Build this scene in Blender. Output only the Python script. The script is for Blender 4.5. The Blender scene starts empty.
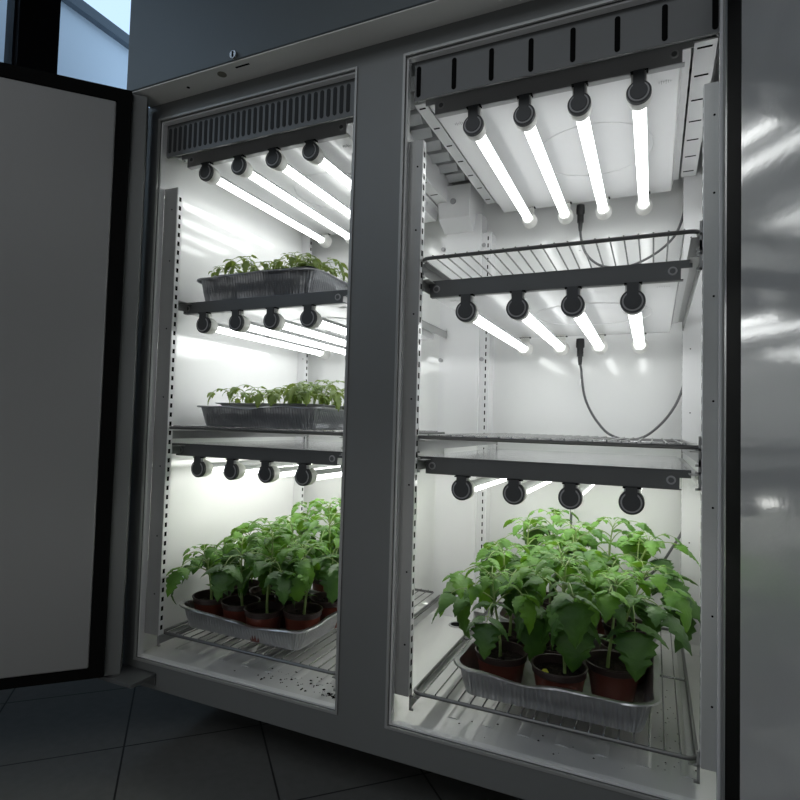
import bpy, bmesh, math, random
from mathutils import Vector, Matrix, noise
PI = math.pi
COL = bpy.context.scene.collection
rnd = random.Random(7)

# ------------------------------------------------------------------ materials
def new_mat(name):
    m = bpy.data.materials.new(name); m.use_nodes = True
    nt = m.node_tree; b = nt.nodes['Principled BSDF']
    return m, nt, b
def mat(name, col, rough=.5, metal=0.0, bump=0.0, bscale=40, var=0.0, vscale=6, spec=.5, stretch=None, coat=0):
    m, nt, b = new_mat(name)
    b.inputs['Base Color'].default_value = (*col, 1)
    b.inputs['Roughness'].default_value = rough
    b.inputs['Metallic'].default_value = metal
    b.inputs['Specular IOR Level'].default_value = spec
    b.inputs['Coat Weight'].default_value = coat
    b.inputs['Coat Roughness'].default_value = .08
    tc = nt.nodes.new('ShaderNodeTexCoord')
    src = tc.outputs['Object']
    if stretch:
        mp = nt.nodes.new('ShaderNodeMapping'); mp.inputs['Scale'].default_value = stretch
        nt.links.new(src, mp.inputs['Vector']); src = mp.outputs['Vector']
    if var:
        n = nt.nodes.new('ShaderNodeTexNoise'); n.inputs['Scale'].default_value = vscale; n.inputs['Detail'].default_value = 5
        nt.links.new(src, n.inputs['Vector'])
        r = nt.nodes.new('ShaderNodeValToRGB'); r.color_ramp.elements[0].position = .3; r.color_ramp.elements[1].position = .7
        r.color_ramp.elements[0].color = (*[max(0, c*(1-var)) for c in col], 1)
        r.color_ramp.elements[1].color = (*[min(1, c*(1+var)) for c in col], 1)
        nt.links.new(n.outputs['Fac'], r.inputs['Fac']); nt.links.new(r.outputs['Color'], b.inputs['Base Color'])
    if bump:
        n = nt.nodes.new('ShaderNodeTexNoise'); n.inputs['Scale'].default_value = bscale; n.inputs['Detail'].default_value = 3
        nt.links.new(src, n.inputs['Vector'])
        bp = nt.nodes.new('ShaderNodeBump'); bp.inputs['Strength'].default_value = bump; bp.inputs['Distance'].default_value = .01
        nt.links.new(n.outputs['Fac'], bp.inputs['Height']); nt.links.new(bp.outputs['Normal'], b.inputs['Normal'])
    return m

M = {}
M['steel'] = mat('painted steel frame', (.175, .182, .182), .42, .15, .02, 200, .05, 3)
M['steel_header'] = mat('header steel', (.085, .10, .108), .4, .2, .02, 200)
M['steel_bright'] = mat('bright steel edge', (.5, .5, .5), .25, .8)
M['flange'] = mat('dark shaded steel', (.125, .13, .132), .45, .2, .03, 300, .08, 5)  # dark tone puts the backlit shade of the panel flanges into the colour
M['flange_lit'] = mat('brightened flange steel', (.36, .365, .37), .45, .2)  # paler copy, its colour brightened for the topmost flanges shaded by the header
M['upright_lit'] = mat('lit zinc upright', (.56, .57, .56), .36, .3, .02, 200, .06, 8)  # paler copy, light reflected by the right door put into the colour
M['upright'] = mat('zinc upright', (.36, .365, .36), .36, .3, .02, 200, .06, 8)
M['white'] = mat('white enamel liner', (.84, .845, .84), .12, 0, .015, 5, .015, 3, coat=.6)
M['white_matte'] = mat('white sheet panel', (.80, .80, .81), .20, 0, .02, 12)
M['rib_white'] = mat('white ribbed ceiling', (.62, .63, .64), .35)
M['pan'] = mat('stainless floor pan', (.86, .86, .85), .13, .15, .22, 14, .03, 5, stretch=(1, .16, 1), coat=.5)
M['deck'] = mat('stainless deck', (.70, .70, .71), .14, .7, .06, 40, .12, 30)
M['wire'] = mat('chromed wire', (.34, .34, .34), .25, .9)
M['wire_dark'] = mat('coated wire', (.16, .16, .16), .35, .7)
M['black'] = mat('black rubber', (.004, .004, .004), .8, spec=.08)
M['slot'] = mat('dark slot', (.004, .004, .004), .9, spec=.1)
M['cap'] = mat('black holder plastic', (.052, .055, .058), .5)
M['ring'] = mat('grey holder ring', (.38, .38, .39), .4)
M['collar'] = mat('white plastic collar', (.78, .78, .75), .35)
M['sink'] = mat('tube aluminium back', (.55, .56, .57), .35, .5)
M['cable'] = mat('grey cable', (.10, .10, .105), .45)
M['cable_black'] = mat('black plug', (.012, .012, .013), .4)
M['tape'] = mat('white tape', (.8, .8, .8), .5)
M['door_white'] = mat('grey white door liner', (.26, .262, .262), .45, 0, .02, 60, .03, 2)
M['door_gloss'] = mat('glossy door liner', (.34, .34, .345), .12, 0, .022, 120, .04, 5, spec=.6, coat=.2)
M['pot'] = mat('brown plastic pot', (.145, .038, .024), .38, 0, 0, 40, .15, 12)
M['pot_rim'] = mat('dark pot rim', (.035, .022, .02), .4)
M['soil'] = mat('potting soil', (.014, .010, .008), .9, 0, 1.0, 160, .6, 90, spec=.1)
M['stem'] = mat('green stem', (.24, .34, .11), .5, 0, 0, 40, .2, 20)
M['tag_yellow'] = mat('yellow leaf', (.45, .45, .04), .6)
M['wall'] = mat('room wall paint', (.06, .063, .068), .8, 0, .03, 30)
M['winframe'] = mat('black window frame', (.006, .006, .007), .4)
M['ceil'] = mat('ceiling paint', (.10, .10, .10), .9)
M['cool_bar'] = mat('grey eave', (.10, .12, .14), .6)

def foil_mat(name, col, rough):
    m, nt, b = new_mat(name)
    b.inputs['Base Color'].default_value = (*col, 1); b.inputs['Metallic'].default_value = .92; b.inputs['Roughness'].default_value = rough
    tc = nt.nodes.new('ShaderNodeTexCoord'); v = nt.nodes.new('ShaderNodeTexVoronoi'); v.inputs['Scale'].default_value = 38
    n = nt.nodes.new('ShaderNodeTexNoise'); n.inputs['Scale'].default_value = 60
    nt.links.new(tc.outputs['Object'], v.inputs['Vector']); nt.links.new(tc.outputs['Object'], n.inputs['Vector'])
    a = nt.nodes.new('ShaderNodeMath'); a.operation = 'ADD'
    nt.links.new(v.outputs['Distance'], a.inputs[0]); nt.links.new(n.outputs['Fac'], a.inputs[1])
    bp = nt.nodes.new('ShaderNodeBump'); bp.inputs['Strength'].default_value = .35; bp.inputs['Distance'].default_value = .004
    nt.links.new(a.outputs[0], bp.inputs['Height']); nt.links.new(bp.outputs['Normal'], b.inputs['Normal'])
    return m
M['foil'] = foil_mat('aluminium foil', (.50, .50, .51), .30)
M['foil_dark'] = foil_mat('dulled foil', (.36, .37, .39), .34)

def leaf_mat(name, dark, light, scale, trans):
    m, nt, b = new_mat(name)
    tc = nt.nodes.new('ShaderNodeTexCoord'); n = nt.nodes.new('ShaderNodeTexNoise'); n.inputs['Scale'].default_value = scale; n.inputs['Detail'].default_value = 4
    nt.links.new(tc.outputs['Object'], n.inputs['Vector'])
    r = nt.nodes.new('ShaderNodeValToRGB'); r.color_ramp.elements[0].position = .32; r.color_ramp.elements[1].position = .7
    r.color_ramp.elements[0].color = (*dark, 1); r.color_ramp.elements[1].color = (*light, 1)
    nt.links.new(n.outputs['Fac'], r.inputs['Fac']); nt.links.new(r.outputs['Color'], b.inputs['Base Color'])
    b.inputs['Roughness'].default_value = .48
    n2 = nt.nodes.new('ShaderNodeTexNoise'); n2.inputs['Scale'].default_value = 170
    nt.links.new(tc.outputs['Object'], n2.inputs['Vector'])
    bp = nt.nodes.new('ShaderNodeBump'); bp.inputs['Strength'].default_value = .35; bp.inputs['Distance'].default_value = .003
    nt.links.new(n2.outputs['Fac'], bp.inputs['Height']); nt.links.new(bp.outputs['Normal'], b.inputs['Normal'])
    t = nt.nodes.new('ShaderNodeBsdfTranslucent'); t.inputs['Color'].default_value = (light[0]*1.5, light[1]*1.35, light[2]*.8, 1)
    mx = nt.nodes.new('ShaderNodeMixShader'); mx.inputs['Fac'].default_value = trans
    nt.links.new(b.outputs[0], mx.inputs[1]); nt.links.new(t.outputs[0], mx.inputs[2])
    nt.links.new(mx.outputs[0], nt.nodes['Material Output'].inputs['Surface'])
    return m
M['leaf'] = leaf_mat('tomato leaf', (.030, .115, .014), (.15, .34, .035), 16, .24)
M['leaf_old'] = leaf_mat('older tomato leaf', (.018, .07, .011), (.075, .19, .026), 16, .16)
M['leaf_seed'] = leaf_mat('seedling leaf', (.10, .17, .045), (.24, .34, .10), 30, .25)

def emit_mat(name, col, s):
    m, nt, b = new_mat(name); nt.nodes.remove(b)
    e = nt.nodes.new('ShaderNodeEmission'); e.inputs['Color'].default_value = (*col, 1); e.inputs['Strength'].default_value = s
    nt.links.new(e.outputs[0], nt.nodes['Material Output'].inputs['Surface']); return m
M['glow'] = emit_mat('lit led diffuser', (.97, 1.0, .985), 7.6)
M['glow_low'] = emit_mat('lit led diffuser lower', (.99, 1.0, .955), 9.6)

def glass_mat():
    m, nt, b = new_mat('window glass')
    b.inputs['Base Color'].default_value = (.8, .9, 1, 1); b.inputs['Roughness'].default_value = .05
    b.inputs['Transmission Weight'].default_value = 1; b.inputs['IOR'].default_value = 1.02
    return m
M['glass'] = glass_mat()

def floor_mat():
    m, nt, b = new_mat('floor tiles'); L = nt.links
    geo = nt.nodes.new('ShaderNodeNewGeometry'); sep = nt.nodes.new('ShaderNodeSeparateXYZ'); L.new(geo.outputs['Position'], sep.inputs[0])
    def mth(op, a, bb=None):
        n = nt.nodes.new('ShaderNodeMath'); n.operation = op
        for i, q in enumerate((a, bb)):
            if q is None: continue
            if isinstance(q, (int, float)): n.inputs[i].default_value = q
            else: L.new(q, n.inputs[i])
        return n.outputs[0]
    outs = []
    for cx, cy in ((.7071, .7071), (.7071, -.7071)):
        x = mth('SUBTRACT', sep.outputs[0], -1.1441); y = mth('SUBTRACT', sep.outputs[1], .0042)
        q = mth('DIVIDE', mth('ADD', mth('MULTIPLY', x, cx), mth('MULTIPLY', y, cy)), .325)
        q = mth('ADD', q, 20.5)
        f = mth('FRACT', q); outs.append((mth('LESS_THAN', mth('ABSOLUTE', mth('SUBTRACT', f, .5)), .0065), mth('FLOOR', mth('ADD', q, .5))))
    g = mth('MAXIMUM', outs[0][0], outs[1][0])
    n = nt.nodes.new('ShaderNodeTexNoise'); n.inputs['Scale'].default_value = 45; n.inputs['Detail'].default_value = 6
    L.new(geo.outputs['Position'], n.inputs['Vector'])
    r = nt.nodes.new('ShaderNodeValToRGB'); r.color_ramp.elements[0].color = (.15, .152, .145, 1); r.color_ramp.elements[1].color = (.21, .21, .20, 1)
    L.new(n.outputs['Fac'], r.inputs['Fac'])
    mx = nt.nodes.new('ShaderNodeMixRGB'); L.new(g, mx.inputs[0]); L.new(r.outputs[0], mx.inputs[1]); mx.inputs[2].default_value = (.03, .03, .03, 1)
    L.new(mx.outputs[0], b.inputs['Base Color']); b.inputs['Roughness'].default_value = .42
    return m
M['floor'] = floor_mat()

# ------------------------------------------------------------------ mesh builder
class MB:
    def __init__(s): s.v = []; s.f = []; s.m = []; s.mats = []; s.cur = 0
    def use(s, m):
        if m not in s.mats: s.mats.append(m)
        s.cur = s.mats.index(m); return s
    def add(s, vs, fs):
        o = len(s.v); s.v += [tuple(v) for v in vs]
        for f in fs: s.f.append([i+o for i in f]); s.m.append(s.cur)
        return s
    def box(s, x0, x1, y0, y1, z0, z1):
        vs = [(x, y, z) for x in (x0, x1) for y in (y0, y1) for z in (z0, z1)]
        return s.add(vs, [(0, 1, 3, 2), (4, 6, 7, 5), (0, 4, 5, 1), (2, 3, 7, 6), (0, 2, 6, 4), (1, 5, 7, 3)])
    def rings(s, rings, cap0=True, cap1=True, closed=True):
        n = len(rings[0]); vs = [p for r in rings for p in r]; fs = []
        for i in range(len(rings)-1):
            for j in range(n if closed else n-1):
                a = i*n+j; b = i*n+(j+1) % n; fs.append((a, b, b+n, a+n))
        if cap0: fs.append(tuple(range(n))[::-1])
        if cap1: fs.append(tuple(range((len(rings)-1)*n, len(rings)*n)))
        return s.add(vs, fs)
    def tube(s, pts, r, seg=8, cap=True):
        pts = [Vector(p) for p in pts]; rr = r if isinstance(r, (list, tuple)) else [r]*len(pts)
        rings = []; up = None
        for i, p in enumerate(pts):
            t = (pts[min(i+1, len(pts)-1)]-pts[max(i-1, 0)])
            t = t.normalized() if t.length > 1e-9 else Vector((0, 0, 1))
            if up is None:
                up = t.orthogonal().normalized()
            else:
                up = (up-t*up.dot(t)); up = up.normalized() if up.length > 1e-6 else t.orthogonal().normalized()
            w = t.cross(up)
            rings.append([p+(up*math.cos(a)+w*math.sin(a))*rr[i] for a in [2*PI*k/seg for k in range(seg)]])
        return s.rings(rings, cap, cap)
    def cyl(s, a, b, r0, r1=None, seg=20): return s.tube([a, b], [r0, r0 if r1 is None else r1], seg)
    def lathe(s, prof, c=(0, 0, 0), axis='z', seg=32):
        rings = []
        for r, h in prof:
            ring = []
            for k in range(seg):
                a = 2*PI*k/seg; x, y = r*math.cos(a), r*math.sin(a)
                if axis == 'z': ring.append((c[0]+x, c[1]+y, c[2]+h))
                else: ring.append((c[0]+x, c[1]+h, c[2]-y))
            rings.append(ring)
        return s.rings(rings, True, True)
    def xslot(s, x, y, z0, z1, w, d=.0012):   # upright rounded slot lying on a Y plane, facing -Y
        vs = []; r = w/2; n = 6
        for k in range(n+1): a = PI*k/n; vs.append((x+r*math.cos(a), y, z1-r+r*math.sin(a)))
        for k in range(n+1): a = PI+PI*k/n; vs.append((x+r*math.cos(a), y, z0+r+r*math.sin(a)))
        m = len(vs); back = [(a, y+d, c) for a, _, c in vs]
        return s.add(vs+back, [tuple(range(m)), tuple(range(m, 2*m))[::-1]]+[(i, i+m, (i+1) % m+m, (i+1) % m) for i in range(m)])
    def build(s, name, m=None, parent=None, bevel=0, smooth=True, loc=None, fix=True):
        if m is not None and not s.mats: s.mats = [m]
        me = bpy.data.meshes.new(name); me.from_pydata(s.v, [], s.f)
        for mm in s.mats: me.materials.append(mm)
        me.polygons.foreach_set('material_index', s.m)
        if fix:
            bm = bmesh.new(); bm.from_mesh(me); bmesh.ops.recalc_face_normals(bm, faces=bm.faces); bm.to_mesh(me); bm.free()
        if smooth:
            me.polygons.foreach_set('use_smooth', [True]*len(me.polygons)); me.set_sharp_from_angle(angle=math.radians(38))
        me.update()
        o = bpy.data.objects.new(name, me); COL.objects.link(o)
        if parent: o.parent = parent
        if loc: o.location = loc
        if bevel:
            b = o.modifiers.new('Bevel', 'BEVEL'); b.width = bevel; b.segments = 2; b.limit_method = 'ANGLE'
        return o
def tag(o, label, cat, group=None, kind=None):
    o['label'] = label; o['category'] = cat
    if group: o['group'] = group
    if kind: o['kind'] = kind
    return o
def empty(name, loc, label, cat, group=None):
    o = bpy.data.objects.new(name, None); COL.objects.link(o); o.location = loc; o.empty_display_size = .05
    return tag(o, label, cat, group)
def part(mb, name, m, root, **k):
    """build a mesh given in world coordinates under a root standing at root.location"""
    L = root.location
    if root.parent: L = L + root.parent.location
    mb.v = [(a-L.x, b-L.y, c-L.z) for a, b, c in mb.v]
    return mb.build(name, m, root, **k)

# ------------------------------------------------------------------ room
def struct(mb, name, m, **k):
    o = mb.build(name, m, **k); o['kind'] = 'structure'; return o
FZ = -.80; RX0, RX1, RY0, RY1, RZ1 = -2.7, 2.2, -3.2, 1.7, 2.95
struct(MB().box(RX0-.1, RX1+.1, RY0-.1, RY1+.1, FZ-.1, FZ), 'floor', M['floor'], smooth=False)
struct(MB().box(RX0-.1, RX1+.1, RY0-.1, RY1+.1, RZ1, RZ1+.1), 'ceiling', M['ceil'], smooth=False)
struct(MB().box(RX0, RX1, RY1, RY1+.1, FZ, RZ1), 'wall_back', M['wall'], smooth=False)
struct(MB().box(RX1, RX1+.1, RY0, RY1, FZ, RZ1), 'wall_right', M['wall'], smooth=False)
struct(MB().box(RX0, RX1, RY0-.1, RY0, FZ, RZ1), 'wall_front', M['wall'], smooth=False)
# left wall with tall openings between black pillars
WZ0, WZ1 = 1.15, 2.75  # window bottoms closed off out of view to cut blue light
wins = [(-2.9, -1.95), (-1.7, -.75), (-.55, .576), (.7685, 1.60)]
wl = MB().box(RX0-.1, RX0, RY0, RY1, FZ, WZ0).box(RX0-.1, RX0, RY0, RY1, WZ1, RZ1)
ys = [RY0]+[q for w in wins for q in w]+[RY1]
for i in range(0, len(ys), 2): wl.box(RX0-.1, RX0, ys[i], ys[i+1], WZ0, WZ1)
struct(wl, 'wall_left', M['winframe'], smooth=False)
for i, (a, b) in enumerate(wins):
    f = MB(); t = .03
    f.box(RX0-.07, RX0-.02, a, b, WZ0, WZ0+t).box(RX0-.07, RX0-.02, a, b, WZ1-t, WZ1)
    f.box(RX0-.07, RX0-.02, a, a+t*.4, WZ0, WZ1).box(RX0-.07, RX0-.02, b-t*.4, b, WZ0, WZ1)
    fo = struct(f, 'window_%d' % (i+1), M['winframe'], smooth=False)
    MB().box(RX0-.048, RX0-.044, a+t*.4, b-t*.4, WZ0+t, WZ1-t).build('pane', M['glass'], fo, smooth=False)
# eave of the neighbouring roof seen through the window
oe = MB().use(M['cool_bar'])
P0 = Vector((-3.6, -2.6, 2.80)); P1 = Vector((-3.6, 4.6, 2.80))
oe.tube([P0, P1], .05, 4).use(mat('neighbour wall', (.74, .80, .86), .8))
oe.add([(-3.62, -2.6, -3), (-3.62, 4.6, -3), (-3.62, 4.6, 2.80), (-3.62, -2.6, 2.80)], [(0, 1, 2, 3)])
tag(oe.build('neighbouring_house', None, smooth=False), 'pale wall with dark eave seen outside through the upper left window', 'building')

# ------------------------------------------------------------------ refrigerator cabinet
XO0, XO1 = -1.163, .163
ZB, ZT = -.643, .786
OP = [(-1.114, -.557), (-.4413, .118)]; OZ0, OZ1 = -.580, .742
fr = empty('refrigerator_cabinet', (-.5, .38, FZ), 'large grey steel two-door cabinet standing open on the tiled floor, lit from inside', 'refrigerator')
fm = MB()
xs = [XO0, OP[0][0], OP[0][1], OP[1][0], OP[1][1], XO1]; zs = [ZB, OZ0, OZ1, ZT]
hole = lambda i, j: j == 1 and i in (1, 3)
vid = {}
def gv(i, j, k):
    key = (i, j, k)
    if key not in vid: vid[key] = len(fm.v); fm.v.append((xs[i], (0, .0175)[k], zs[j]))
    return vid[key]
def gf(*k): fm.f.append([gv(*q) for q in k]); fm.m.append(0)
for i in range(5):
    for j in range(3):
        if hole(i, j): continue
        gf((i, j, 0), (i+1, j, 0), (i+1, j+1, 0), (i, j+1, 0)); gf((i, j, 1), (i, j+1, 1), (i+1, j+1, 1), (i+1, j, 1))
        for (a, b, di, dj) in (((i, j), (i+1, j), 0, -1), ((i, j+1), (i+1, j+1), 0, 1), ((i, j), (i, j+1), -1, 0), ((i+1, j), (i+1, j+1), 1, 0)):
            ni, nj = i+di, j+dj
            if ni < 0 or ni > 4 or nj < 0 or nj > 2 or hole(ni, nj): gf((*a, 0), (*b, 0), (*b, 1), (*a, 1))
part(fm, 'front_frame', M['steel'], fr, smooth=False, bevel=.0015)
# opening trims: a thin raised lip round each opening plus the pale jamb behind it
for a, b in OP:
    t = MB(); w = .005
    t.box(a-w, a, -.003, .004, OZ0-w, OZ1+w).box(b, b+w, -.003, .004, OZ0-w, OZ1+w)
    t.box(a, b, -.003, .004, OZ1, OZ1+w).box(a, b, -.003, .004, OZ0-w, OZ0)
    part(t, 'opening_trim', M['upright'], fr, smooth=False)
    j = MB(); d0, d1 = .0042, .0185
    j.box(a+.0002, a+.004, d0, d1, OZ0, OZ1).box(b-.004, b-.0002, d0, d1, OZ0, OZ1)
    j.box(a+.004, b-.004, d0, d1, OZ1-.004, OZ1-.0002).box(a+.004, b-.004, d0, d1, OZ0+.0002, OZ0+.004)
    part(j, 'door_jamb', M['white_matte'], fr, smooth=False)
D_IN = .0180
IX0, IX1, IY1, IZ0, IZ1 = -1.137, .139, .72, -.5845, .80
part(MB().box(XO0, IX0, D_IN, .78, ZB, .86), 'side_wall', M['white'], fr, smooth=False)
part(MB().box(IX1, XO1, D_IN, .78, ZB, .86), 'side_wall', M['white'], fr, smooth=False)
part(MB().box(IX0, IX1, IY1, .78, ZB, .86), 'back_wall', M['white'], fr, smooth=False)
part(MB().box(IX0, IX1, D_IN, IY1, .80, .86), 'inner_ceiling', M['rib_white'], fr, smooth=False)
fl = MB().box(IX0, IX1, D_IN, IY1, ZB, IZ0)
part(fl, 'floor_pan', M['pan'], fr, smooth=False)
rg = MB()   # pressed ridges running front to back and the coved rear edge
for x in (-1.07, -1.0, -.93, -.86, -.79, -.72, -.65, -.34, -.27, -.2, -.13, -.06, .01, .08):
    rg.rings([[(x-.012, y, IZ0), (x-.006, y, IZ0+.0022), (x+.006, y, IZ0+.0022), (x+.012, y, IZ0)] for y in (.09, .66)])
n = 6
rg.rings([[(x, IY1-.03+.03*math.sin(PI/2*k/n), IZ0+.03-.03*math.cos(PI/2*k/n)) for k in range(n+1)]+[(x, IY1, IZ0)] for x in (IX0, IX1)])
part(rg, 'floor_ridge', M['pan'], fr)
dr = MB().use(M['slot']).cyl((-.5, .598, IZ0), (-.5, .598, IZ0+.0012), .019, seg=28).use(M['upright']).lathe([(.019, 0), (.019, .0025), (.024, .0025), (.025, 0)], (-.5, .598, IZ0))
part(dr, 'drain', None, fr)
# header box above the doors
hd = MB().box(XO0+.004, XO1+.03, -.067, .05, ZT+.002, 1.25)
part(hd, 'header_box', M['steel_header'], fr, bevel=.002, smooth=False)
part(MB().box(XO0+.012, XO1+.02, -.064, .0, ZT-.0006, ZT+.003), 'header_underside', mat('header underside', (.72, .72, .70), .5), fr, smooth=False)  # pale colour stands in for cabinet light spilling onto the underside
lk = MB().use(M['steel_bright']).cyl((-.8250, -.067, .797), (-.8250, -.074, .797), .0085, seg=24).use(M['slot']).box(-.8268, -.8232, -.0752, -.074, .791, .803)
part(lk, 'lock', None, fr)
part(MB().box(-.838, -.800, -.050, -.0455, ZT-.0012, ZT), 'key_slot', M['slot'], fr, smooth=False)
part(MB().cyl((-.9955, -.030, ZT-.0012), (-.9955, -.030, ZT), .004, seg=12), 'screw_hole', M['slot'], fr)
part(MB().cyl((-.884, -.040, ZT-.0015), (-.884, -.040, ZT), .0105, seg=24), 'plug_button', mat('brass plug', (.16, .15, .12), .5), fr)
part(MB().box(XO0, XO1, .05, .78, .861, 1.25), 'machine_housing', M['steel_header'], fr, smooth=False)
# legs under the cabinet
for x in (-1.08, .08):
    for y in (.34, .7):
        part(MB().lathe([(.024, .0), (.026, .012), (.018, .02), (.018, .157)], (x, y, FZ), seg=20), 'leg', M['flange'], fr)
# vents/header panels just inside the openings
pn = MB().use(M['flange']).box(-.4285, .1155, .0190, .0215, .6575, .740).box(-.4285, .1155, .0215, .025, .6575, .660).use(M['slot'])
for k in range(8):
    if -.4203+.0755*k < .11: pn.xslot(-.4203+.0755*k, .0178, .6630, .7270, .0092)
part(pn, 'slotted_header_panel', None, fr, smooth=False)
pn = MB().use(M['flange']).box(-1.1095, -.5615, .0190, .0215, .6565, .740).box(-1.1095, -.5615, .0215, .025, .6565, .659).use(mat('louvre shadow', (.02, .022, .024), .8))
x = -1.099
while x < -.568:
    pn.xslot(x, .0178, .6660, .7290, .0088); x += .0166
part(pn, 'louvred_header_panel', None, fr, smooth=False)
# evaporator housings: sloped ribbed ceiling blocks
for (a, b) in ((-1.13, -.50), (-.50, .13)):
    ev = MB()
    for k in range(8):
        y = .10+.07*k
        ev.rings([[(q, y, .80), (q, y+.05, .80), (q, y+.05, .765), (q, y+.02, .748), (q, y, .765)] for q in (a+.01, b-.01)])
    part(ev, 'ceiling_rib', M['rib_white'], fr)
# ceiling side strips with cross slots
for x0, x1 in ((.0815, .118), (-.455, -.429), (-1.136, -1.1185), (-.600, -.565)):
    s = MB().use(M['white_matte']).box(x0, x1, .08, .66, .686, .689).box(x1-.002, x1, .08, .66, .689, .76).use(M['slot'])
    for k in range(7): s.box(x0+.005, x1-.007, .095+.088*k, .100+.088*k, .6855, .686)
    part(s, 'slotted_side_strip', None, fr, smooth=False)

# uprights: front flange with screws, slotted return
def upright(x0, x1, side, y0, z0=-.528, z1=.575, m='upright'):
    """x0..x1 front flange; the slotted return runs back from the edge on `side` (+1: at x1, -1: at x0)"""
    xr = x1 if side > 0 else x0
    b = MB().use(M[m]).box(x0, x1, y0, y0+.002, z0, z1).use(M['white_matte']).box(xr-.001, xr+.001, y0+.002, y0+.018, z0, z1)
    b.use(M['slot'])
    z = z0+.012; e = .0012*side
    while z < z1-.02:
        b.box(min(xr, xr+e), max(xr, xr+e), y0+.006, y0+.013, z, z+.011); z += .0225
    for z in (-.43, -.29, -.12, .05, .22, .39, .52): b.cyl(((x0+x1)/2+.006*side, y0-.001, z), ((x0+x1)/2+.006*side, y0, z), .0018, seg=8)
    return part(b, 'shelf_upright', None, fr, smooth=False, bevel=0)
upright(-1.1116, -1.0685, 1, .0205); upright(-.572, -.535, -1, .0205)
upright(-.4400, -.4090, 1, .0205); upright(.0930, .1345, -1, .0205, m='upright_lit')
for x0, x1, sd in ((-1.136, -1.105, 1), (.090, .138, -1)):
    upright(x0, x1, sd, .664, -.55, .70, 'white_matte')
# rear centre air duct column and its fan box
c = MB().use(M['white_matte']).box(-.585, -.470, .66, .72, -.5845, .66)
c.box(-.603, -.585, .668, .670, -.56, .60).box(-.470, -.440, .668, .670, -.56, .60).box(-.442, -.440, .670, .72, -.56, .60)
c.use(M['slot'])
z = -.55
while z < .58: c.box(-.4525, -.4490, .6672, .668, z, z+.012); z += .0225
c.use(M['ring'])
for z in (.56, .205, -.10):
    for x in (-.597, -.463): c.cyl((x, .668, z), (x, .663, z), .0065, seg=16)
part(c, 'air_duct_column', None, fr, smooth=False)
fb = MB().use(M['white_matte'])
fb.rings([[(-.590, .655, .605), (-.497, .655, .605), (-.490, .72, .605), (-.596, .72, .605)], [(-.592, .605, .635), (-.494, .605, .635), (-.488, .72, .635), (-.600, .72, .635)],
          [(-.600, .60, .735), (-.490, .60, .735), (-.482, .72, .735), (-.606, .72, .735)]])
fb.use(M['ring']).cyl((-.545, .6035, .685), (-.545, .597, .685), .009, seg=20)
part(fb, 'fan_box', None, fr, bevel=.002)
part(MB().box(-.56, -.50, .63, .70, .741, .742), 'duct_gap', M['slot'], fr, smooth=False)

# shelf rails with hooked ends
def rail(x, side, z, y0=.034, y1=.66):
    """side +1: ledge points to +x (left hand rail)"""
    s = side; b = MB().use(M['upright'])
    def bx(xa, xb, *r): b.box(min(xa, xb), max(xa, xb), *r)
    bx(x, x+.0015*s, y0+.006, y1, z-.024, z-.003)
    bx(x, x+.016*s, y0+.006, y1, z-.0045, z-.003)
    bx(x-.001*s, x+.0035*s, y0, y0+.004, z-.028, z+.022)
    bx(x-.001*s, x+.008*s, y0, y0+.004, z-.028, z-.024)
    bx(x-.001*s, x+.008*s, y0, y0+.004, z-.002, z+.002)
    bx(x, x+.004*s, y1, y1+.004, z-.028, z+.008)
    return part(b, 'shelf_rail', None, fr, smooth=False)
XL, XR = (-1.0830, -.5755), (-.411, .0915)
for xa, xb in (XL, XR):
    for z in ((.3290, .2965, -.029, -.0675, -.532) if xa == XR[0] else (.2965, -.029, -.0675, -.532)):
        rail(xa, 1, z); rail(xb, -1, z)
    
# ------------------------------------------------------------------ doors (hinged parts of the cabinet)
def door(D, ang, ndir, m_panel, rim, swing):
    """D inner hinge corner, ang direction the door runs, ndir +1 if inner normal is +90deg from it"""
    U = Vector((math.cos(ang), math.sin(ang), 0)); N = Vector((-U.y, U.x, 0))*ndir; O = Vector(D)
    def bx(mb, u0, u1, n0, n1, z0, z1):
        vs = [O+U*u+N*n_+Vector((0, 0, z)) for u in (u0, u1) for n_ in (n0, n1) for z in (z0, z1)]
        mb.add(vs, [(0, 1, 3, 2), (4, 6, 7, 5), (0, 4, 5, 1), (2, 3, 7, 6), (0, 2, 6, 4), (1, 5, 7, 3)]); return mb
    z0, z1, W = -.602, .779, .655; w = swing
    b = part(bx(MB(), 0, W, -.06, 0, z0, z1), 'door', M['steel'], fr, smooth=False, bevel=.002)
    def sub(mb, name, m, bev=0):
        L = fr.location; mb.v = [(p[0]-L.x, p[1]-L.y, p[2]-L.z) for p in mb.v]
        return mb.build(name, m, b, bevel=bev, smooth=False)
    g = MB()
    bx(g, rim, rim+w, .0003, .014, z0+.004, z1-.002); bx(g, W-rim-w, W-rim, .0003, .014, z0+.004, z1-.002)
    bx(g, rim+w, W-rim-w, .0003, .014, z0+.004, z0+.004+w*.7); bx(g, rim+w, W-rim-w, .0003, .014, z1-.002-w, z1-.002)
    sub(g, 'gasket', M['black'])
    sub(bx(MB(), rim+w+.0005, W-rim-w-.0005, .0003, .0155, z0+w*.7+.006, z1-w-.004), 'door_liner', m_panel, .004)
    # hinge plate under the door
    return b
a1 = math.radians(226); 
door((-1.109, -.046, 0), a1, 1, M['door_white'], .034, .031)
a2 = math.radians(287.8)
door((.112, -.083, 0), a2, -1, M['door_gloss'], .040, .040)
hp = MB().box(-1.163, -1.045, -.070, -.0005, -.612, -.604).box(-1.163, -1.045, -.0035, -.0005, -.632, -.604)
hp.cyl((-1.12, -.05, -.612), (-1.12, -.05, -.602), .008, seg=16)
part(hp, 'door_hinge', M['flange'], fr, smooth=False, bevel=.001)
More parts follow.
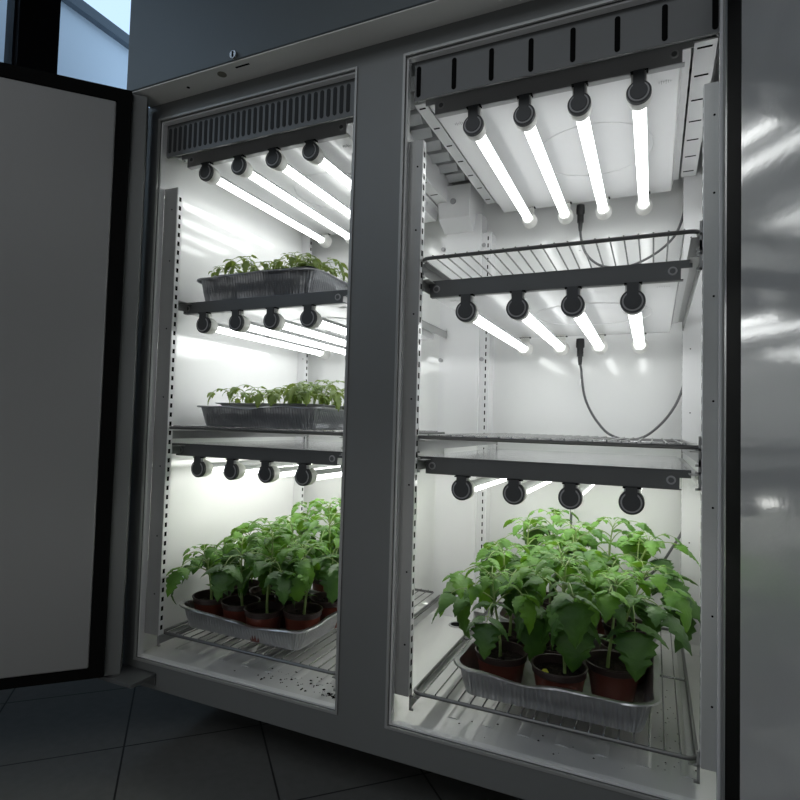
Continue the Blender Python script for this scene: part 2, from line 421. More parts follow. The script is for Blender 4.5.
hp = MB().box(.10, .163, -.070, -.0005, -.616, -.608).cyl((.14, -.05, -.612), (.14, -.05, -.602), .008, seg=16)
part(hp, 'door_hinge', M['flange'], fr, smooth=False, bevel=.001)

# ------------------------------------------------------------------ wire shelves
def shelf(x0, x1, z, label, y0=.03, y1=.685, pitch=.0235, front=.0038):
    o = empty('wire_shelf', ((x0+x1)/2, (y0+y1)/2, z), label, 'shelf', 'wire shelves in the grow cabinet')
    r = .016; ring = []
    for cx, cy, a0 in ((x1-r, y1-r, 0), (x0+r, y1-r, 90), (x0+r, y0+r, 180), (x1-r, y0+r, 270)):
        for k in range(7): a = math.radians(a0+15*k); ring.append((cx+r*math.cos(a), cy+r*math.sin(a), z+front))
    ring.append(ring[0]); ring.append(ring[1])
    part(MB().tube(ring, front, 8, cap=False), 'shelf_frame', M['wire_dark'], o)
    w = MB(); n = int((x1-x0-.02)/pitch); st = (x1-x0)/(n+1)
    for k in range(1, n+1):
        x = x0+st*k; zz = z+2*front+.001
        w.tube([(x, y0-.001, z+front), (x, y0+.001, zz), (x, y1-.001, zz), (x, y1+.001, z+front)], .0016, 6)
    part(w, 'shelf_wires', M['wire'], o)
    c = MB()
    for y in ((y0+y1)/2, ): c.tube([(x0, y, z+front-.001), (x1, y, z+front-.001)], .0028, 8)
    part(c, 'cross_bar', M['wire'], o)
    return o
shelf(-.4085, .089, .3290, 'empty wire shelf high in the right compartment, below the top light panel')
shelf(-.4085, .089, -.029, 'empty wire shelf halfway up the right compartment, in front of the looped cable')
shelf(-.4085, .089, -.532, 'wire shelf at the bottom of the right compartment under the foil trays of tomato plants', y0=.043)
shelf(-1.0805, -.578, -.029, 'wire shelf in the left compartment carrying the dark foil tray of seedlings')
shelf(-1.0805, -.578, -.532, 'wire shelf at the bottom of the left compartment under the potted tomato plants', y0=.043)

# ------------------------------------------------------------------ grow light panels
def arc(c, r, a0, a1, n): return [(c[0]+r*math.cos(math.radians(a0+(a1-a0)*k/n)), c[1]+r*math.sin(math.radians(a0+(a1-a0)*k/n))) for k in range(n+1)]
def light(x0, x1, zt, zu, ydisc, tubes, ztube, label, back=.665, cable=None):
    yf = ydisc+.008
    o = empty('grow_light_panel', ((x0+x1)/2, (yf+back)/2, zt), label, 'grow light', 'grow light panels in the cabinet')
    # deck: shallow box with stepped sides
    d = MB().use(M['white_matte'])
    prof = [(x0+.003, zt-.001), (x0+.003, zt-.006), (x0+.02, zt-.008), (x0+.026, zu+.001), (x1-.022, zu+.001), (x1-.016, zt-.008), (x1-.003, zt-.006), (x1-.003, zt-.001)]
    d.rings([[(x, y, z) for x, z in prof] for y in (yf+.002, back)])
    d.use(M['deck']).box(x0+.004, x1-.004, yf+.002, back, zt-.001, zt)
    # faint pressed rings and rating marks on the underside
    d.use(M['ring'])
    cx = (x0+x1)/2+.10; 
    for q in (-1, 1):
        mx = x1-.055 if q > 0 else x0+.05
        for k, h in enumerate((.006, .011, .006, .013, .008, .004)):
            d.box(mx+.004*k-.0005, mx+.004*k+.0005, yf+.05-h/2, yf+.05+h/2, zu, zu+.001)
    part(d, 'panel_deck', None, o, smooth=False)
    rings = MB(); n = 40
    for rr in (.13,):
        pts = [((x0+x1)/2+.06+rr*math.cos(2*PI*k/n), .36+rr*math.sin(2*PI*k/n), zu+.0004) for k in range(n+2)]
        rings.tube(pts, .0012, 6, cap=False)
    part(rings, 'pressed_ring', M['white_matte'], o)
    # front flange: full width top lip, shorter deep face
    f = MB().use(M['flange_lit' if zt > .6 else 'flange']).box(x0, x1, yf-.001, yf+.0015, zt-.013, zt+.001)
    f.box(x0+.022, x1-.018, yf-.0025, yf-.001, zu-.0005, zt-.004).box(x0+.022, x1-.014, yf-.001, yf+.012, zu-.001, zu+.0005)
    part(f, 'front_flange', None, o, smooth=False)
    for x in (x0+.036, x1-.031):
        zc = (zt+zu)/2-.001
        s = MB().use(M['ring']).lathe([(.0045, -.0005), (.0062, -.0012), (.0075, -.0005), (.0078, 0)], (x, yf-.0025, zc), 'y', 24).use(M['flange']).cyl((x, yf-.004, zc), (x, yf-.003, zc), .0046, seg=20)
        part(s, 'screw', None, o)
    for x in tubes:
        c = (x, ztube); r = .0121; y0 = ydisc+.03; y1 = ydisc+.565
        lo = arc(c, r, 175, 365, 16)
        g = MB().rings([[(a, y, b) for a, b in lo] for y in (y0, y1)])
        t = part(g, 'led_tube', M['glow_low' if zt < 0 else 'glow'], o)
        L = o.location
        def sub(mb, name, m=None):
            mb.v = [(p[0]-L.x, p[1]-L.y, p[2]-L.z) for p in mb.v]; return mb.build(name, m, t)
        hi = arc(c, r+.0003, 5, 175, 14)
        sub(MB().rings([[(a, y, b) for a, b in hi] for y in (y0, y1)]), 'tube_back', M['sink'])
        # front holder: black disc with grey ring, neck and hanger; white collar behind it
        h = MB().use(M['cap']).lathe([(.0001, 0), (.0146, 0), (.0152, .0006), (.0152, .004)], (x, ydisc-.002, ztube), 'y', 32)
        h.use(M['ring']).lathe([(.0150, 0), (.0176, .0), (.0180, .0005), (.0180, .003)], (x, ydisc-.0004, ztube), 'y', 32)
        h.use(M['cap']).lathe([(.0178, 0), (.0208, .0004), (.0216, .002), (.0216, .008)], (x, ydisc+.0002, ztube), 'y', 32)
        h.box(x-.0098, x+.0098, ydisc-.0022, ydisc+.006, ztube+.006, zu-.001)
        h.use(M['ring']).box(x+.0098, x+.0118, ydisc+.001, ydisc+.010, ztube+.018, zu-.001)
        h.use(M['slot']).box(x-.0145, x+.0155, ydisc-.001, ydisc+.012, zu-.0035, zu-.001)
        sub(h, 'lamp_holder')
        k = MB().use(M['collar']).lathe([(.0205, -.002), (.0218, 0), (.0216, .014), (.0190, .024), (.0160, .030), (.0130, .030)], (x, ydisc+.0096, ztube), 'y', 32)
        k.box(x-.013, x+.013, ydisc+.0065, ydisc+.014, ztube+.018, zu-.0015)
        sub(k, 'collar')
        k = MB().use(M['collar']).lathe([(.0134, 0), (.0160, .001), (.0200, .010), (.0215, .02), (.0215, .034), (.018, .036)], (x, y1-.012, ztube), 'y', 32)
        k.box(x-.012, x+.012, y1+.008, y1+.018, ztube+.014, zu+.002)
        k.use(M['slot']).box(x-.016, x+.016, y1+.008, y1+.022, zu-.003, zu-.0012)
        sub(k, 'rear_holder')
    if cable:
        pz = zt-.050; px, py = cable[0]
        p = MB().lathe([(.011, .012), (.012, 0), (.012, -.012), (.009, -.016), (.0085, -.034), (.0065, -.036), (.006, -.052), (.0045, -.064)], (px, py, pz), seg=20)
        for q in range(5): p.lathe([(.0090, 0), (.0095, -.0015), (.0090, -.003)], (px, py, pz-.018-.0045*q), seg=20)
        part(p, 'plug', M['cable_black'], o)
        pts = [(px, py, pz-.06)]+[Vector(q) for q in cable[1]]
        P = []
        pts = [Vector(q) for q in pts]
        for i in range(len(pts)-1):
            a, b, c_, d_ = pts[max(i-1, 0)], pts[i], pts[i+1], pts[min(i+2, len(pts)-1)]
            for k in range(8):
                t_ = k/8; P.append(.5*((2*b)+(-a+c_)*t_+(2*a-5*b+4*c_-d_)*t_*t_+(-a+3*b-3*c_+d_)*t_**3))
        P.append(pts[-1])
        part(MB().tube(P, .0035, 8), 'power_cable', M['cable'], o)
        part(MB().cyl((px, py+.001, pz-.105), (px, py+.001, pz-.122), .0036, seg=12), 'cable_tape', M['tape'], o)
    return o
CY_ = .69
def shift(pts, dx): return [(a+dx, CY_, c) for a, c in pts]
light(-.4275, .080, .690, .653, .069, [-.3200+.1038*i for i in range(4)], .613, 'topmost grow light panel of the right compartment, four lit tubes under a white deck',
      cable=((-.1790, .680), [(-.178, CY_, .56), (-.168, CY_, .52), (-.145, CY_, .488), (-.112, CY_, .468), (-.06, CY_, .462), (-.018, CY_, .472), (.032, CY_, .50), (.0699, CY_, .539), (.092, CY_, .6), (.104, .70, .687), (.110, .70, .79)]))
light(-.4275, .080, .2975, .265, .069, [-.3265+.1038*i for i in range(4)], .2305, 'middle grow light panel of the right compartment, directly under the upper wire shelf',
      cable=((-.1745, .680), [(-.172, CY_, .17), (-.1697, CY_, .1456), (-.1620, CY_, .095), (-.1463, CY_, .0546), (-.125, CY_, .02), (-.095, CY_, -.012), (-.05, CY_, -.027), (-.005, CY_, -.018), (.0364, CY_, .0164), (.068, CY_, .06), (.089, CY_, .11), (.105, .70, .18), (.112, .70, .26)]))
light(-.4275, .080, -.0665, -.0995, .069, [-.3265+.1042*i for i in range(4)], -.1272, 'lowest grow light panel of the right compartment, hanging above the tall tomato plants',
      cable=((-.190, .680), [(-.192, CY_, -.22), (-.194, CY_, -.28), (-.18, CY_, -.34), (-.12, CY_, -.41), (-.04, CY_, -.43), (.03, CY_, -.375), (.0682, CY_, -.313), (.0943, CY_, -.262), (.110, .70, -.20), (.118, .70, -.12)]))
light(-1.117, -.602, .690, .6535, .069, [-1.0285+.105*i for i in range(4)], .628, 'topmost grow light panel of the left compartment, under the louvred grille')
light(-1.117, -.602, .2970, .2695, .078, [-1.024+.105*i for i in range(4)], .2378, 'middle grow light panel of the left compartment with a foil tray of seedlings on top')
light(-1.119, -.602, -.0665, -.0955, .076, [-1.019+.104*i for i in range(4)], -.1263, 'lowest grow light panel of the left compartment, hanging above potted tomato plants')

# ------------------------------------------------------------------ foil trays
def foil_tray(x0, x1, y0, y1, z, h, label, m='foil', name='foil_tray', rimw=.010, seed=1, dents=(), flute=.0012, rot=0):
    cx, cy = (x0+x1)/2, (y0+y1)/2; hx, hy = (x1-x0)/2, (y1-y0)/2
    o = empty(name, (cx, cy, z), label, 'tray'); R = random.Random(seed)
    per = []
    def loop(hx, hy, r, n=26):
        pts = []
        for sx, sy, a0 in ((1, 1, 0), (-1, 1, 90), (-1, -1, 180), (1, -1, 270)):
            for k in range(9):
                a = math.radians(a0+90*k/8); pts.append(Vector((sx*(hx-r)+r*math.cos(a), sy*(hy-r)+r*math.sin(a), 0)))
        out = []
        m_ = len(pts)
        for i in range(m_):
            a, b = pts[i], pts[(i+1) % m_]; k = max(1, int((b-a).length/.0020))
            for j in range(k): out.append((a+(b-a)*j/k, (b-a).length))
        return out
    base = loop(hx-rimw, hy-rimw, .035)
    N = len(base); rings = []
    cen = []
    for i, (p, _) in enumerate(base): cen.append(Vector((max(-(hx-.045), min(hx-.045, p.x)), max(-(hy-.045), min(hy-.045, p.y)), 0)))
    prof = [(.35, 0, .0, 0), (.76, .0, 0, 0), (.80, .0025, .3, 0), (.83, .10, 1, 0), (.91, .50, 1, 0), (.975, .88, 1, 0), (1.0, 1.0, .2, 0), (1.0, 1.01, 0, rimw*.95), (1.0, .965, 0, rimw*1.1), (1.0, .94, 0, rimw)]
    for (s, zz, fl_, ex) in prof:
        ring = []
        for i, (p, _) in enumerate(base):
            q = cen[i]; dirv = (p-q); L = dirv.length; dn = dirv/L if L > 1e-6 else Vector((1, 0, 0))
            inset = (1-s)*(.085 if s > .5 else .30)
            w = p-dn*(inset*1.0) + dn*ex
            if s < .5: w = q*.5
            w = w+dn*(flute*fl_*(1 if (i//2) % 2 else -1))
            hz = h
            for (dx, dy, rad, amt) in dents:
                hz += amt*math.exp(-((w.x-dx)**2+(w.y-dy)**2)/rad**2)
            nz = noise.noise(Vector((w.x*14+seed*9, w.y*14, zz*2)))*.0035*(zz > .3)
            nx = noise.noise(Vector((w.x*20, w.y*20+seed*5, zz*5)))*.003*(zz > .05)
            w = w+dn*nx; ring.append((cx+w.x, cy+w.y, z+zz*hz+nz))
        rings.append(ring)
    mb = MB(); mb.rings(rings, True, False)
    part(mb, 'tray_shell', M[m], o)
    return o
ZS = -.5215
foil_tray(-.337, .034, .044, .340, ZS, .058, 'crinkled foil tray at the front of the right bottom shelf, holding brown pots', seed=3, dents=((.13, .0, .05, .006), (-.05, -.13, .05, -.006)))
foil_tray(-.337, .034, .355, .64, ZS, .058, 'crinkled foil tray behind the front one on the right bottom shelf', seed=5)
foil_tray(-1.068, -.684, .060, .325, ZS, .052, 'crinkled foil tray at the front of the left bottom shelf, holding brown pots', seed=8, dents=((.05, -.14, .06, -.010), (.20, -.14, .03, -.008), (-.17, -.12, .05, .006)))
foil_tray(-1.062, -.640, .345, .63, ZS, .052, 'foil tray behind the front one on the left bottom shelf, mostly hidden by pots', seed=9)
foil_tray(-1.083, -.712, .088, .330, .2975, .064, 'dark fluted foil tray of small seedlings on the middle light panel of the left compartment', m='foil_dark', seed=11, dents=((.19, 0, .08, .004),))
foil_tray(-1.087, -.700, .110, .375, -.0195, .052, 'dark fluted foil tray with ridged rim on the left wire shelf', m='foil_dark', seed=13, dents=((.0, -.13, .04, -.006), (.1, -.13, .03, .004)))
def seed_tray(x0, x1, y0, y1, z0, z1, label, m, grow):
    o = empty('seed_tray', ((x0+x1)/2, (y0+y1)/2, z0), label, 'tray')
    def rr(a, b, c, d, r, z): 
        out = []
        for sx, sy, a0 in ((b-r, d-r, 0), (a+r, d-r, 90), (a+r, c+r, 180), (b-r, c+r, 270)):
            for k in range(5): q = math.radians(a0+22.5*k); out.append((sx+r*math.cos(q), sy+r*math.sin(q), z))
        return out
    def ins(t, z, r=.02): return rr(x0+t, x1-t, y0+t, y1-t, r, z)
    b = MB().rings([ins(.02, z0), ins(.012, z1-.004), ins(.002, z1-.002), ins(0, z1), ins(.008, z1), ins(.014, z1-.01), ins(.018, z1-.02)], True, False)
    part(b, 'insert', M[m], o)
    s = MB(); n = 14
    vs = []; fs = []
    for i in range(n+1):
        for j in range(n+1):
            x = x0+.0165+(x1-x0-.033)*i/n; y = y0+.0165+(y1-y0-.033)*j/n
            vs.append((x, y, z1-.014+.004*noise.noise(Vector((x*40, y*40, 0)))))
    for i in range(n):
        for j in range(n): a = i*(n+1)+j; fs.append((a, a+1, a+n+2, a+n+1))
    s.add(vs, fs); part(s, 'soil_surface', M['soil'], o)
    return z1-.014
M['insert_grey'] = mat('grey seed tray plastic', (.66, .66, .66), .4)
M['insert_white'] = mat('pale seed tray plastic', (.60, .61, .60), .4)
zs1 = seed_tray(-1.050, -.733, .122, .297, .305, .3745, 'dark seed tray insert set into the upper foil tray, full of sprouting tomatoes', 'foil_dark', 0)
zs2 = seed_tray(-1.050, -.726, .150, .335, -.010, .0425, 'grey seed tray insert standing in the lower seedling foil tray', 'insert_grey', 0)

# ------------------------------------------------------------------ tomato foliage
LOBE = [(0, .06), (.07, .50), (.15, .92), (.21, .74), (.32, 1.08), (.40, .78), (.50, .96), (.57, .62), (.67, .70), (.74, .42), (.84, .38), (.92, .18), (1.0, .01)]
def leaflet(mb, base, d, nrm, L, W, droop, R):
    """lobed, folded, drooping blade"""
    d = d.normalized(); nrm = (nrm-d*nrm.dot(d)).normalized(); s = d.cross(nrm).normalized()
    p = base.copy(); vs = []; cur = d.copy(); prev = 0
    tw = R.uniform(-.25, .25)
    for (t, w) in LOBE:
        st = (t-prev)*L; prev = t
        p = p+cur*st
        a = droop*(t)*.9
        cur = (d*math.cos(a)-nrm*math.sin(a)).normalized()
        n2 = s.cross(cur).normalized()*1.0
        if n2.dot(nrm) < 0 and a < PI/2: n2 = -n2
        ww = W*.5*w*(1+R.uniform(-.12, .12)); fold = .30
        for k in (-1, -.5, 0, .5, 1):
            off = s*ww*k + n2*(ww*(fold*abs(k)*1.2 - .55*abs(k)**2)) + n2*(tw*ww*k) + n2*R.uniform(-.06, .06)*W*.3*(abs(k) > .1)
            vs.append(p+off+cur*(-abs(k)*ww*.25))
    fs = []
    for i in range(len(LOBE)-1):
        for k in range(4): a = i*5+k; fs.append((a, a+1, a+6, a+5))
    mb.add(vs, fs)
def compound_leaf(mb, st, base, az, elev, L, R, pairs=2, size=1.0, curl=1.0, wf=1.0):
    """petiole arching out then drooping, with paired leaflets and a big end one"""
    h = Vector((math.cos(az), math.sin(az), 0)); n = 9; p = base.copy(); pts = [p.copy()]; e = elev; dirs = []
    for i in range(n):
        dv = h*math.cos(e)+Vector((0, 0, math.sin(e))); dirs.append(dv); p = p+dv*(L/n); pts.append(p.copy()); e -= curl*.13*(1+i*.12)
    st.tube(pts, [.0016*size*(1-.55*i/n) for i in range(n+1)], 5)
    def at(t): i = min(n-1, int(t*n)); return pts[i]+(pts[i+1]-pts[i])*(t*n-i), dirs[i]
    up = Vector((0, 0, 1))
    for j in range(pairs):
        t = .42+.46*j/max(1, pairs-1) if pairs > 1 else .6
        q, dv = at(t); sd = dv.cross(up).normalized()
        for s in (-1, 1):
            dd = (dv*.45+sd*s*1.0+up*R.uniform(-.1, .15))
            LL = L*R.uniform(.38, .50)*(1.0 if j else .78); b2 = q+dd.normalized()*.006
            st.tube([q, b2], .0008*size, 4)
            leaflet(mb, b2, dd, up+sd*s*.25, LL, LL*wf*R.uniform(.66, .84), R.uniform(.7, 1.5)*curl, R)
        if j < pairs-1:   # small interjected leaflets
            q2, dv2 = at(t+.12)
            for s in (-1, 1):
                dd = dv2*.3+sd*s; leaflet(mb, q2, dd, up, L*.14, L*.09, .6, R)
    q, dv = at(.999)
    leaflet(mb, q, dv, up+dv*.2, L*R.uniform(.56, .70), L*wf*R.uniform(.44, .54), R.uniform(.6, 1.2)*curl, R)

def plant(loc, seed, height, label, group, leafL=.11, pot_r=.0525, pot_h=.070, lean=(0, 0), nl=7, az0=None, cotyl=True, tmin=.50, fallen=None):
    R = random.Random(seed)
    o = empty('potted_tomato_plant', loc, label, 'plant', group)
    def bd(mb, name, m, **k): return mb.build(name, m, o, **k)
    k = pot_r/.0525
    pt = MB().use(M['pot'])
    pt.rings([[(r*math.cos(2*PI*a/36), r*math.sin(2*PI*a/36), z) for a in range(36)] for r, z in ((.034*k, .002), (.037*k, 0), (.039*k, .003), (.0475*k, pot_h-.016), (.0482*k, pot_h-.014))], True, False)
    pt.use(M['pot_rim']).rings([[(r*math.cos(2*PI*a/36), r*math.sin(2*PI*a/36), z) for a in range(36)] for r, z in ((.0482*k, pot_h-.014), (.0502*k, pot_h-.013), (.0508*k, pot_h-.003), (.0527*k, pot_h-.002), (.0530*k, pot_h), (.0515*k, pot_h+.001), (.0492*k, pot_h), (.0480*k, pot_h-.012), (.0465*k, pot_h-.02))], False, False)
    bd(pt, 'pot', None)
    sr = .0474*k; vs = [(0, 0, pot_h-.013)]; fs = []
    for j in range(1, 7):
        for a in range(24):
            x, y = sr*j/6*math.cos(2*PI*a/24), sr*j/6*math.sin(2*PI*a/24); vs.append((x, y, pot_h-.016+.004*noise.noise(Vector((x*90+seed, y*90, seed)))))
    for a in range(24): fs.append((0, 1+a, 1+(a+1) % 24))
    for j in range(5):
        for a in range(24): fs.append((1+j*24+a, 1+(j+1)*24+a, 1+(j+1)*24+(a+1) % 24, 1+j*24+(a+1) % 24))
    bd(MB().add(vs, fs), 'soil', M['soil'])
    st = MB(); lf = MB().use(M['leaf'])
    n = 10; pts = []; z0 = pot_h-.016
    bx, by = R.uniform(-.008, .008), R.uniform(-.008, .008)
    for i in range(n+1):
        t = i/n; pts.append(Vector((bx+lean[0]*t*t+.003*math.sin(5*t+seed), by+lean[1]*t*t+.003*math.cos(4*t+seed*2), z0+height*t)))
    st.tube(pts, [.0034*(1-.55*i/n) for i in range(n+1)], 8)
    az = R.uniform(0, 6.28) if az0 is None else az0
    for j in range(nl):
        t = tmin+(.97-tmin)*j/(nl-1); i = min(n-1, int(t*n)); b = pts[i]+(pts[i+1]-pts[i])*(t*n-i)
        s_ = math.sin(PI*min(1, .38+.75*(j/(nl-1))))
        L = leafL*(.55+.5*s_)*R.uniform(.88, 1.1)
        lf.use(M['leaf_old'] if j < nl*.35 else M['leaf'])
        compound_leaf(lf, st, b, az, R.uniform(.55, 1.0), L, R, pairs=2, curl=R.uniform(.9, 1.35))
        az += 2.4+R.uniform(-.3, .3)
    for q in range(4):   # young leaves at the tip
        compound_leaf(lf, st, pts[-1], az, 1.0, leafL*.42, R, pairs=1, size=.7, curl=1.0); az += 1.7
    if cotyl:
        for s in (0, PI):
            a = az+s; b = pts[3]; d = Vector((math.cos(a), math.sin(a), .25)); leaflet(lf, b, d, Vector((0, 0, 1)), .028, .011, .9, R)
    if fallen:
        fb_ = MB(); leaflet(fb_, Vector((fallen[0], fallen[1], pot_h-.009)), Vector((.6, -.5, .05)), Vector((0, 0, 1)), .016, .011, .3, R); bd(fb_, 'yellow_leaf', M['tag_yellow'])
    bd(st, 'stem', M['stem'])
    bd(lf, 'foliage', None, fix=False)
    return o
GR, GL = 'potted tomato plants in the right compartment', 'potted tomato plants in the left compartment'
ZP = ZS+.001
RP = [  # x, y, seed, height, leaf, lean, label
 (-.2560, .138, 1, .155, .120, (-.015, -.01), 'potted tomato plant at the left front corner of the right foil tray'),
 (-.1400, .120, 2, .200, .125, (.0, -.005), 'potted tomato plant front and centre in the right foil tray'),
 (-.0480, .190, 43, .170, .122, (.015, -.005), 'potted tomato plant right of the front centre pot, brown pot side bare'),
 (-.0310, .295, 4, .165, .150, (.04, -.01), 'potted tomato plant at the right edge of the front right foil tray'),
 (-.1560, .230, 5, .200, .145, (.0, .0), 'potted tomato plant directly behind the front centre pot in the right compartment'),
 (-.2720, .252, 6, .180, .140, (-.015, .0), 'potted tomato plant at the left rear of the front right foil tray'),
 (-.2550, .410, 7, .215, .140, (.0, .0), 'potted tomato plant at the left of the rear right foil tray'),
 (-.1450, .410, 8, .215, .145, (.0, .0), 'potted tomato plant in the centre of the rear right foil tray'),
 (-.0350, .430, 9, .205, .155, (.045, .0), 'potted tomato plant at the right of the rear right foil tray'),
 (-.2250, .545, 10, .225, .140, (.0, .0), 'hindmost potted tomato plant on the left of the right compartment'),
 (-.0900, .550, 12, .215, .140, (.02, .0), 'hindmost potted tomato plant on the right of the right compartment'),
]
for x, y, sd, h, L, ln, lab in RP: plant((x, y, ZP), sd, h, lab, GR, L, lean=ln, tmin=.60 if y < .2 else .48, fallen={2: (-.028, -.012), 4: (.012, -.02)}.get(sd))
LP = [
 (-1.008, .135, 21, .120, .105, (-.025, -.005), 'short potted tomato plant at the left front corner of the left foil tray'),
 (-.914, .134, 22, .155, .120, (.0, -.01), 'potted tomato plant second from left along the front of the left foil tray'),
 (-.830, .118, 23, .185, .125, (.01, -.01), 'potted tomato plant third from left along the front of the left foil tray'),
 (-.7450, .156, 24, .155, .125, (.0, -.01), 'potted tomato plant at the right front corner of the left foil tray'),
 (-.7390, .262, 25, .200, .145, (.0, .0), 'potted tomato plant behind the right front one, cut off by the centre post'),
 (-1.000, .250, 26, .150, .130, (.01, .0), 'potted tomato plant at the left rear of the front left foil tray'),
 (-.912, .238, 27, .180, .140, (.0, .0), 'potted tomato plant in the middle rear of the front left foil tray'),
 (-.824, .228, 28, .195, .140, (.0, .0), 'potted tomato plant behind the third front pot in the left compartment'),
 (-.950, .430, 29, .200, .140, (.03, .0), 'potted tomato plant at the left of the rear left foil tray'),
 (-.845, .430, 30, .215, .145, (.0, .0), 'potted tomato plant in the centre of the rear left foil tray'),
 (-.740, .430, 31, .215, .145, (.0, .0), 'potted tomato plant at the right of the rear left foil tray'),
]
for x, y, sd, h, L, ln, lab in LP: plant((x, y, ZP), sd, h, lab, GL, L, pot_r=.0475, lean=ln, tmin=.58 if y < .2 else .48)

# ------------------------------------------------------------------ seedlings
def seedling(seed, height):
    R = random.Random(seed)
    o = bpy.data.objects.new('tomato_seedling', None); COL.objects.link(o); o.empty_display_size = .02
    st = MB(); lf = MB()
    ln = R.uniform(-.012, .012), R.uniform(-.012, .012)
    pts = [Vector((ln[0]*t*t, ln[1]*t*t, height*t)) for t in [i/5 for i in range(6)]]
    st.tube(pts, [.0013*(1-.3*i/5) for i in range(6)], 6)
    a0 = R.uniform(0, 6.28)
    for s in (0, PI):
        d = Vector((math.cos(a0+s), math.sin(a0+s), .3)); leaflet(lf, pts[4], d, Vector((0, 0, 1)), .020, .008, .8, R)
    for k in range(4):
        compound_leaf(lf, st, pts[-1], a0+1.4+k*1.75, R.uniform(.5, .9), .048*R.uniform(.75, 1.2), R, pairs=2, size=.55, curl=1.15, wf=.72)
    st.build('stem', M['stem'], o); lf.build('foliage', M['leaf_seed'], o, fix=False)
    return o
protos = [seedling(100+i, h) for i, h in enumerate((.040, .032, .046, .036))]
used = set()
def put_seed(k, x, y, z, rz, sc, label, group):
    p = protos[k]
    if k not in used: used.add(k); o = p
    else:
        o = p.copy(); COL.objects.link(o)
        for ch in p.children: c_ = ch.copy(); COL.objects.link(c_); c_.parent = o
    o.location = (x, y, z); o.rotation_euler = (0, 0, rz); o.scale = (sc,)*3
    tag(o, label, 'seedling', group)
G1 = 'seedlings in the upper dark foil tray'; G2 = 'seedlings in the foil tray on the left wire shelf'
lab1 = 'small tomato seedling sprouting from the upper seedling tray of the left compartment'
lab2 = 'leafy tomato seedling growing in the tray on the left wire shelf'
rr = random.Random(3)
U1 = [(-1.020, .15, .9), (-.972, .17, 1.15), (-.985, .25, 1.1), (-.925, .16, 1.2), (-.90, .24, 1.25), (-.875, .15, .9), (-.848, .20, 1.1), (-.82, .26, 1.2), (-.80, .16, 1.2), (-.772, .22, 1.35), (-.765, .155, .9), (-.755, .27, 1.1)]
for i, (x, y, s) in enumerate(U1):
    lb = {0: 'leftmost small tomato seedling in the upper seedling tray, standing apart', 9: 'tallest tomato seedling at the right end of the upper seedling tray'}.get(i, lab1)
    put_seed(i % 4, x, y, zs1-.001, rr.uniform(0, 6.28), s*1.02, lb, G1)
U2 = [(-1.005, .185, 1.25), (-.960, .20, .8), (-.905, .18, 1.2), (-.885, .25, 1.25), (-.862, .18, 1.1), (-.835, .22, 1.2), (-.812, .17, 1.1), (-.79, .24, 1.45), (-.77, .18, 1.3), (-.75, .27, 1.5), (-.745, .20, 1.35), (-.82, .29, 1.5), (-.735, .30, 1.45)]
for i, (x, y, s) in enumerate(U2):
    lb = {0: 'leftmost tomato seedling on the left wire shelf, standing apart', 1: 'shortest tomato seedling, second from left on the left wire shelf'}.get(i, lab2)
    put_seed((i+1) % 4, x, y, zs2-.001, rr.uniform(0, 6.28), s, lb, G2)
# rear seedling tray on the upper left panel
foil_tray(-1.055, -.650, .385, .62, .2975, .055, 'foil tray of seedlings at the rear of the middle left light panel', m='foil', seed=17)
zs3 = seed_tray(-1.03, -.675, .41, .60, .305, .350, 'pale seed tray insert in the rear foil tray of the left compartment', 'insert_white', 0)
for i, (x, y, s) in enumerate([(-.70, .44, 1.2), (-.74, .47, 1.3), (-.79, .45, 1.2), (-.85, .46, 1.1), (-.70, .55, 1.3), (-.92, .45, 1.2)]):
    put_seed(i % 4, x, y, zs3-.001, rr.uniform(0, 6.28), s, 'small tomato seedling in the rear foil tray of the left compartment', 'seedlings in the rear foil tray')

# ------------------------------------------------------------------ spilled soil
cr = MB(); R = random.Random(5)
def crumb(x, y, z, r):
    vs = []; 
    for dx, dy, dz in ((1, 0, 0), (-1, 0, 0), (0, 1, 0), (0, -1, 0), (0, 0, 1), (0, 0, -.2)):
        q = r*R.uniform(.6, 1.3); vs.append((x+dx*q, y+dy*q, z+r*.2+dz*q*.7))
    cr.add(vs, [(0, 2, 4), (2, 1, 4), (1, 3, 4), (3, 0, 4), (2, 0, 5), (1, 2, 5), (3, 1, 5), (0, 3, 5)])
for _ in range(55): crumb(R.gauss(-.72, .06), R.uniform(.05, .12), IZ0, R.uniform(.0012, .0042))
for _ in range(60): crumb(R.gauss(-.59, .02), R.uniform(.052, .07), IZ0, R.uniform(.001, .0035))
for _ in range(50): crumb(R.gauss(.06, .02), R.uniform(.08, .45), IZ0, R.uniform(.001, .0025))
for _ in range(14): crumb(R.uniform(-.4, .08), R.uniform(.05, .12), IZ0, R.uniform(.001, .003))
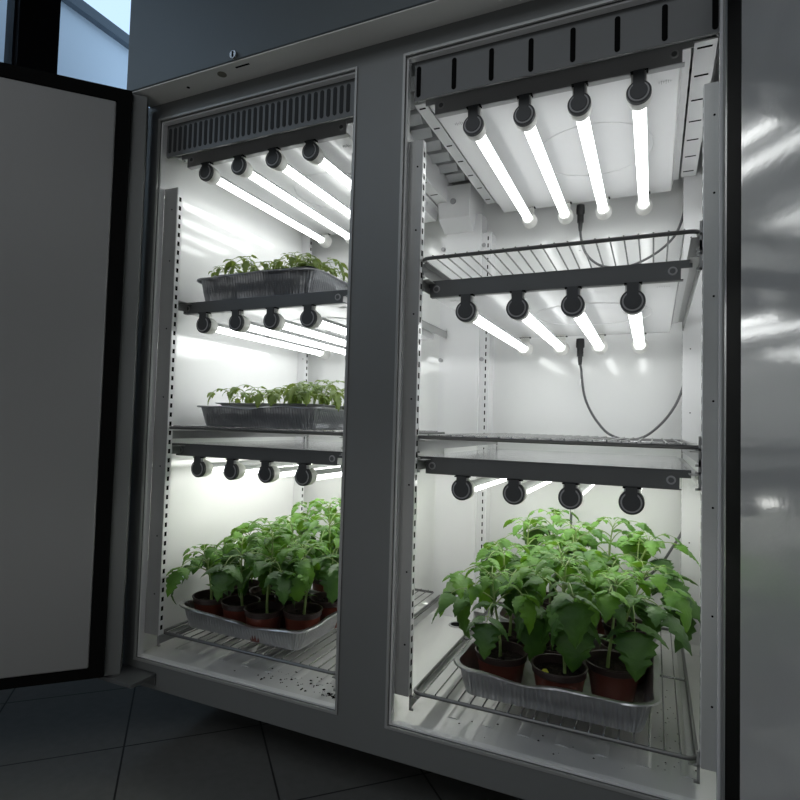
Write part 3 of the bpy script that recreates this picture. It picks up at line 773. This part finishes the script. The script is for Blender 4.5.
tag(cr.build('spilled_soil', M['soil'], smooth=False), 'dark soil crumbs scattered on the pale cabinet floor', 'soil', kind='stuff')

# ------------------------------------------------------------------ light
def area(name, loc, target, sx, sy, power, col):
    l = bpy.data.lights.new(name, 'AREA'); l.shape = 'RECTANGLE'; l.size = sx; l.size_y = sy; l.energy = power; l.color = col
    o = bpy.data.objects.new(name, l); COL.objects.link(o); o.location = loc
    o.rotation_euler = (Vector(target)-Vector(loc)).to_track_quat('-Z', 'Y').to_euler(); return o
area('room_fill', (-.6, -2.6, 1.9), (-.6, 0, 0), 2.5, 1.0, 14, (.93, .97, 1.0))
area('low_fill', (-.5, -1.9, -.55), (-.5, 0, .75), 2.2, .5, 3.0, (1.0, 1.0, .97))
area('window_glow', (-2.5, -1.2, 1.2), (-.9, -.1, .3), 1.8, 1.4, 5, (.75, .88, 1.0))
w = bpy.data.worlds.new('sky'); bpy.context.scene.world = w; w.use_nodes = True
bg = w.node_tree.nodes['Background']; bg.inputs['Color'].default_value = (.60, .75, .90, 1); bg.inputs['Strength'].default_value = 1.35

# ------------------------------------------------------------------ camera
f_px, rx, ry, rz = 564.4413, .0421, -.0277, .4234
Rz = Matrix.Rotation(rz, 3, 'Z'); Rx = Matrix.Rotation(rx, 3, 'X'); Ry = Matrix.Rotation(ry, 3, 'Y')
Rm = Rz @ Rx @ Ry
right, fwd, up = Rm.col[0], Rm.col[1], Rm.col[2]
cm = Matrix(((right.x, up.x, -fwd.x), (right.y, up.y, -fwd.y), (right.z, up.z, -fwd.z)))
cam = bpy.data.cameras.new('camera'); cam.sensor_width = 36; cam.sensor_fit = 'HORIZONTAL'; cam.lens = f_px/800*36; cam.clip_start = .02
co = bpy.data.objects.new('camera', cam); COL.objects.link(co)
co.matrix_world = Matrix.Translation((.0212, -1.0101, 0)) @ cm.to_4x4()
bpy.context.scene.camera = co
vs = bpy.context.scene.view_settings
vs.view_transform = 'Standard'; vs.look = 'None'; vs.exposure = 0; vs.gamma = 1
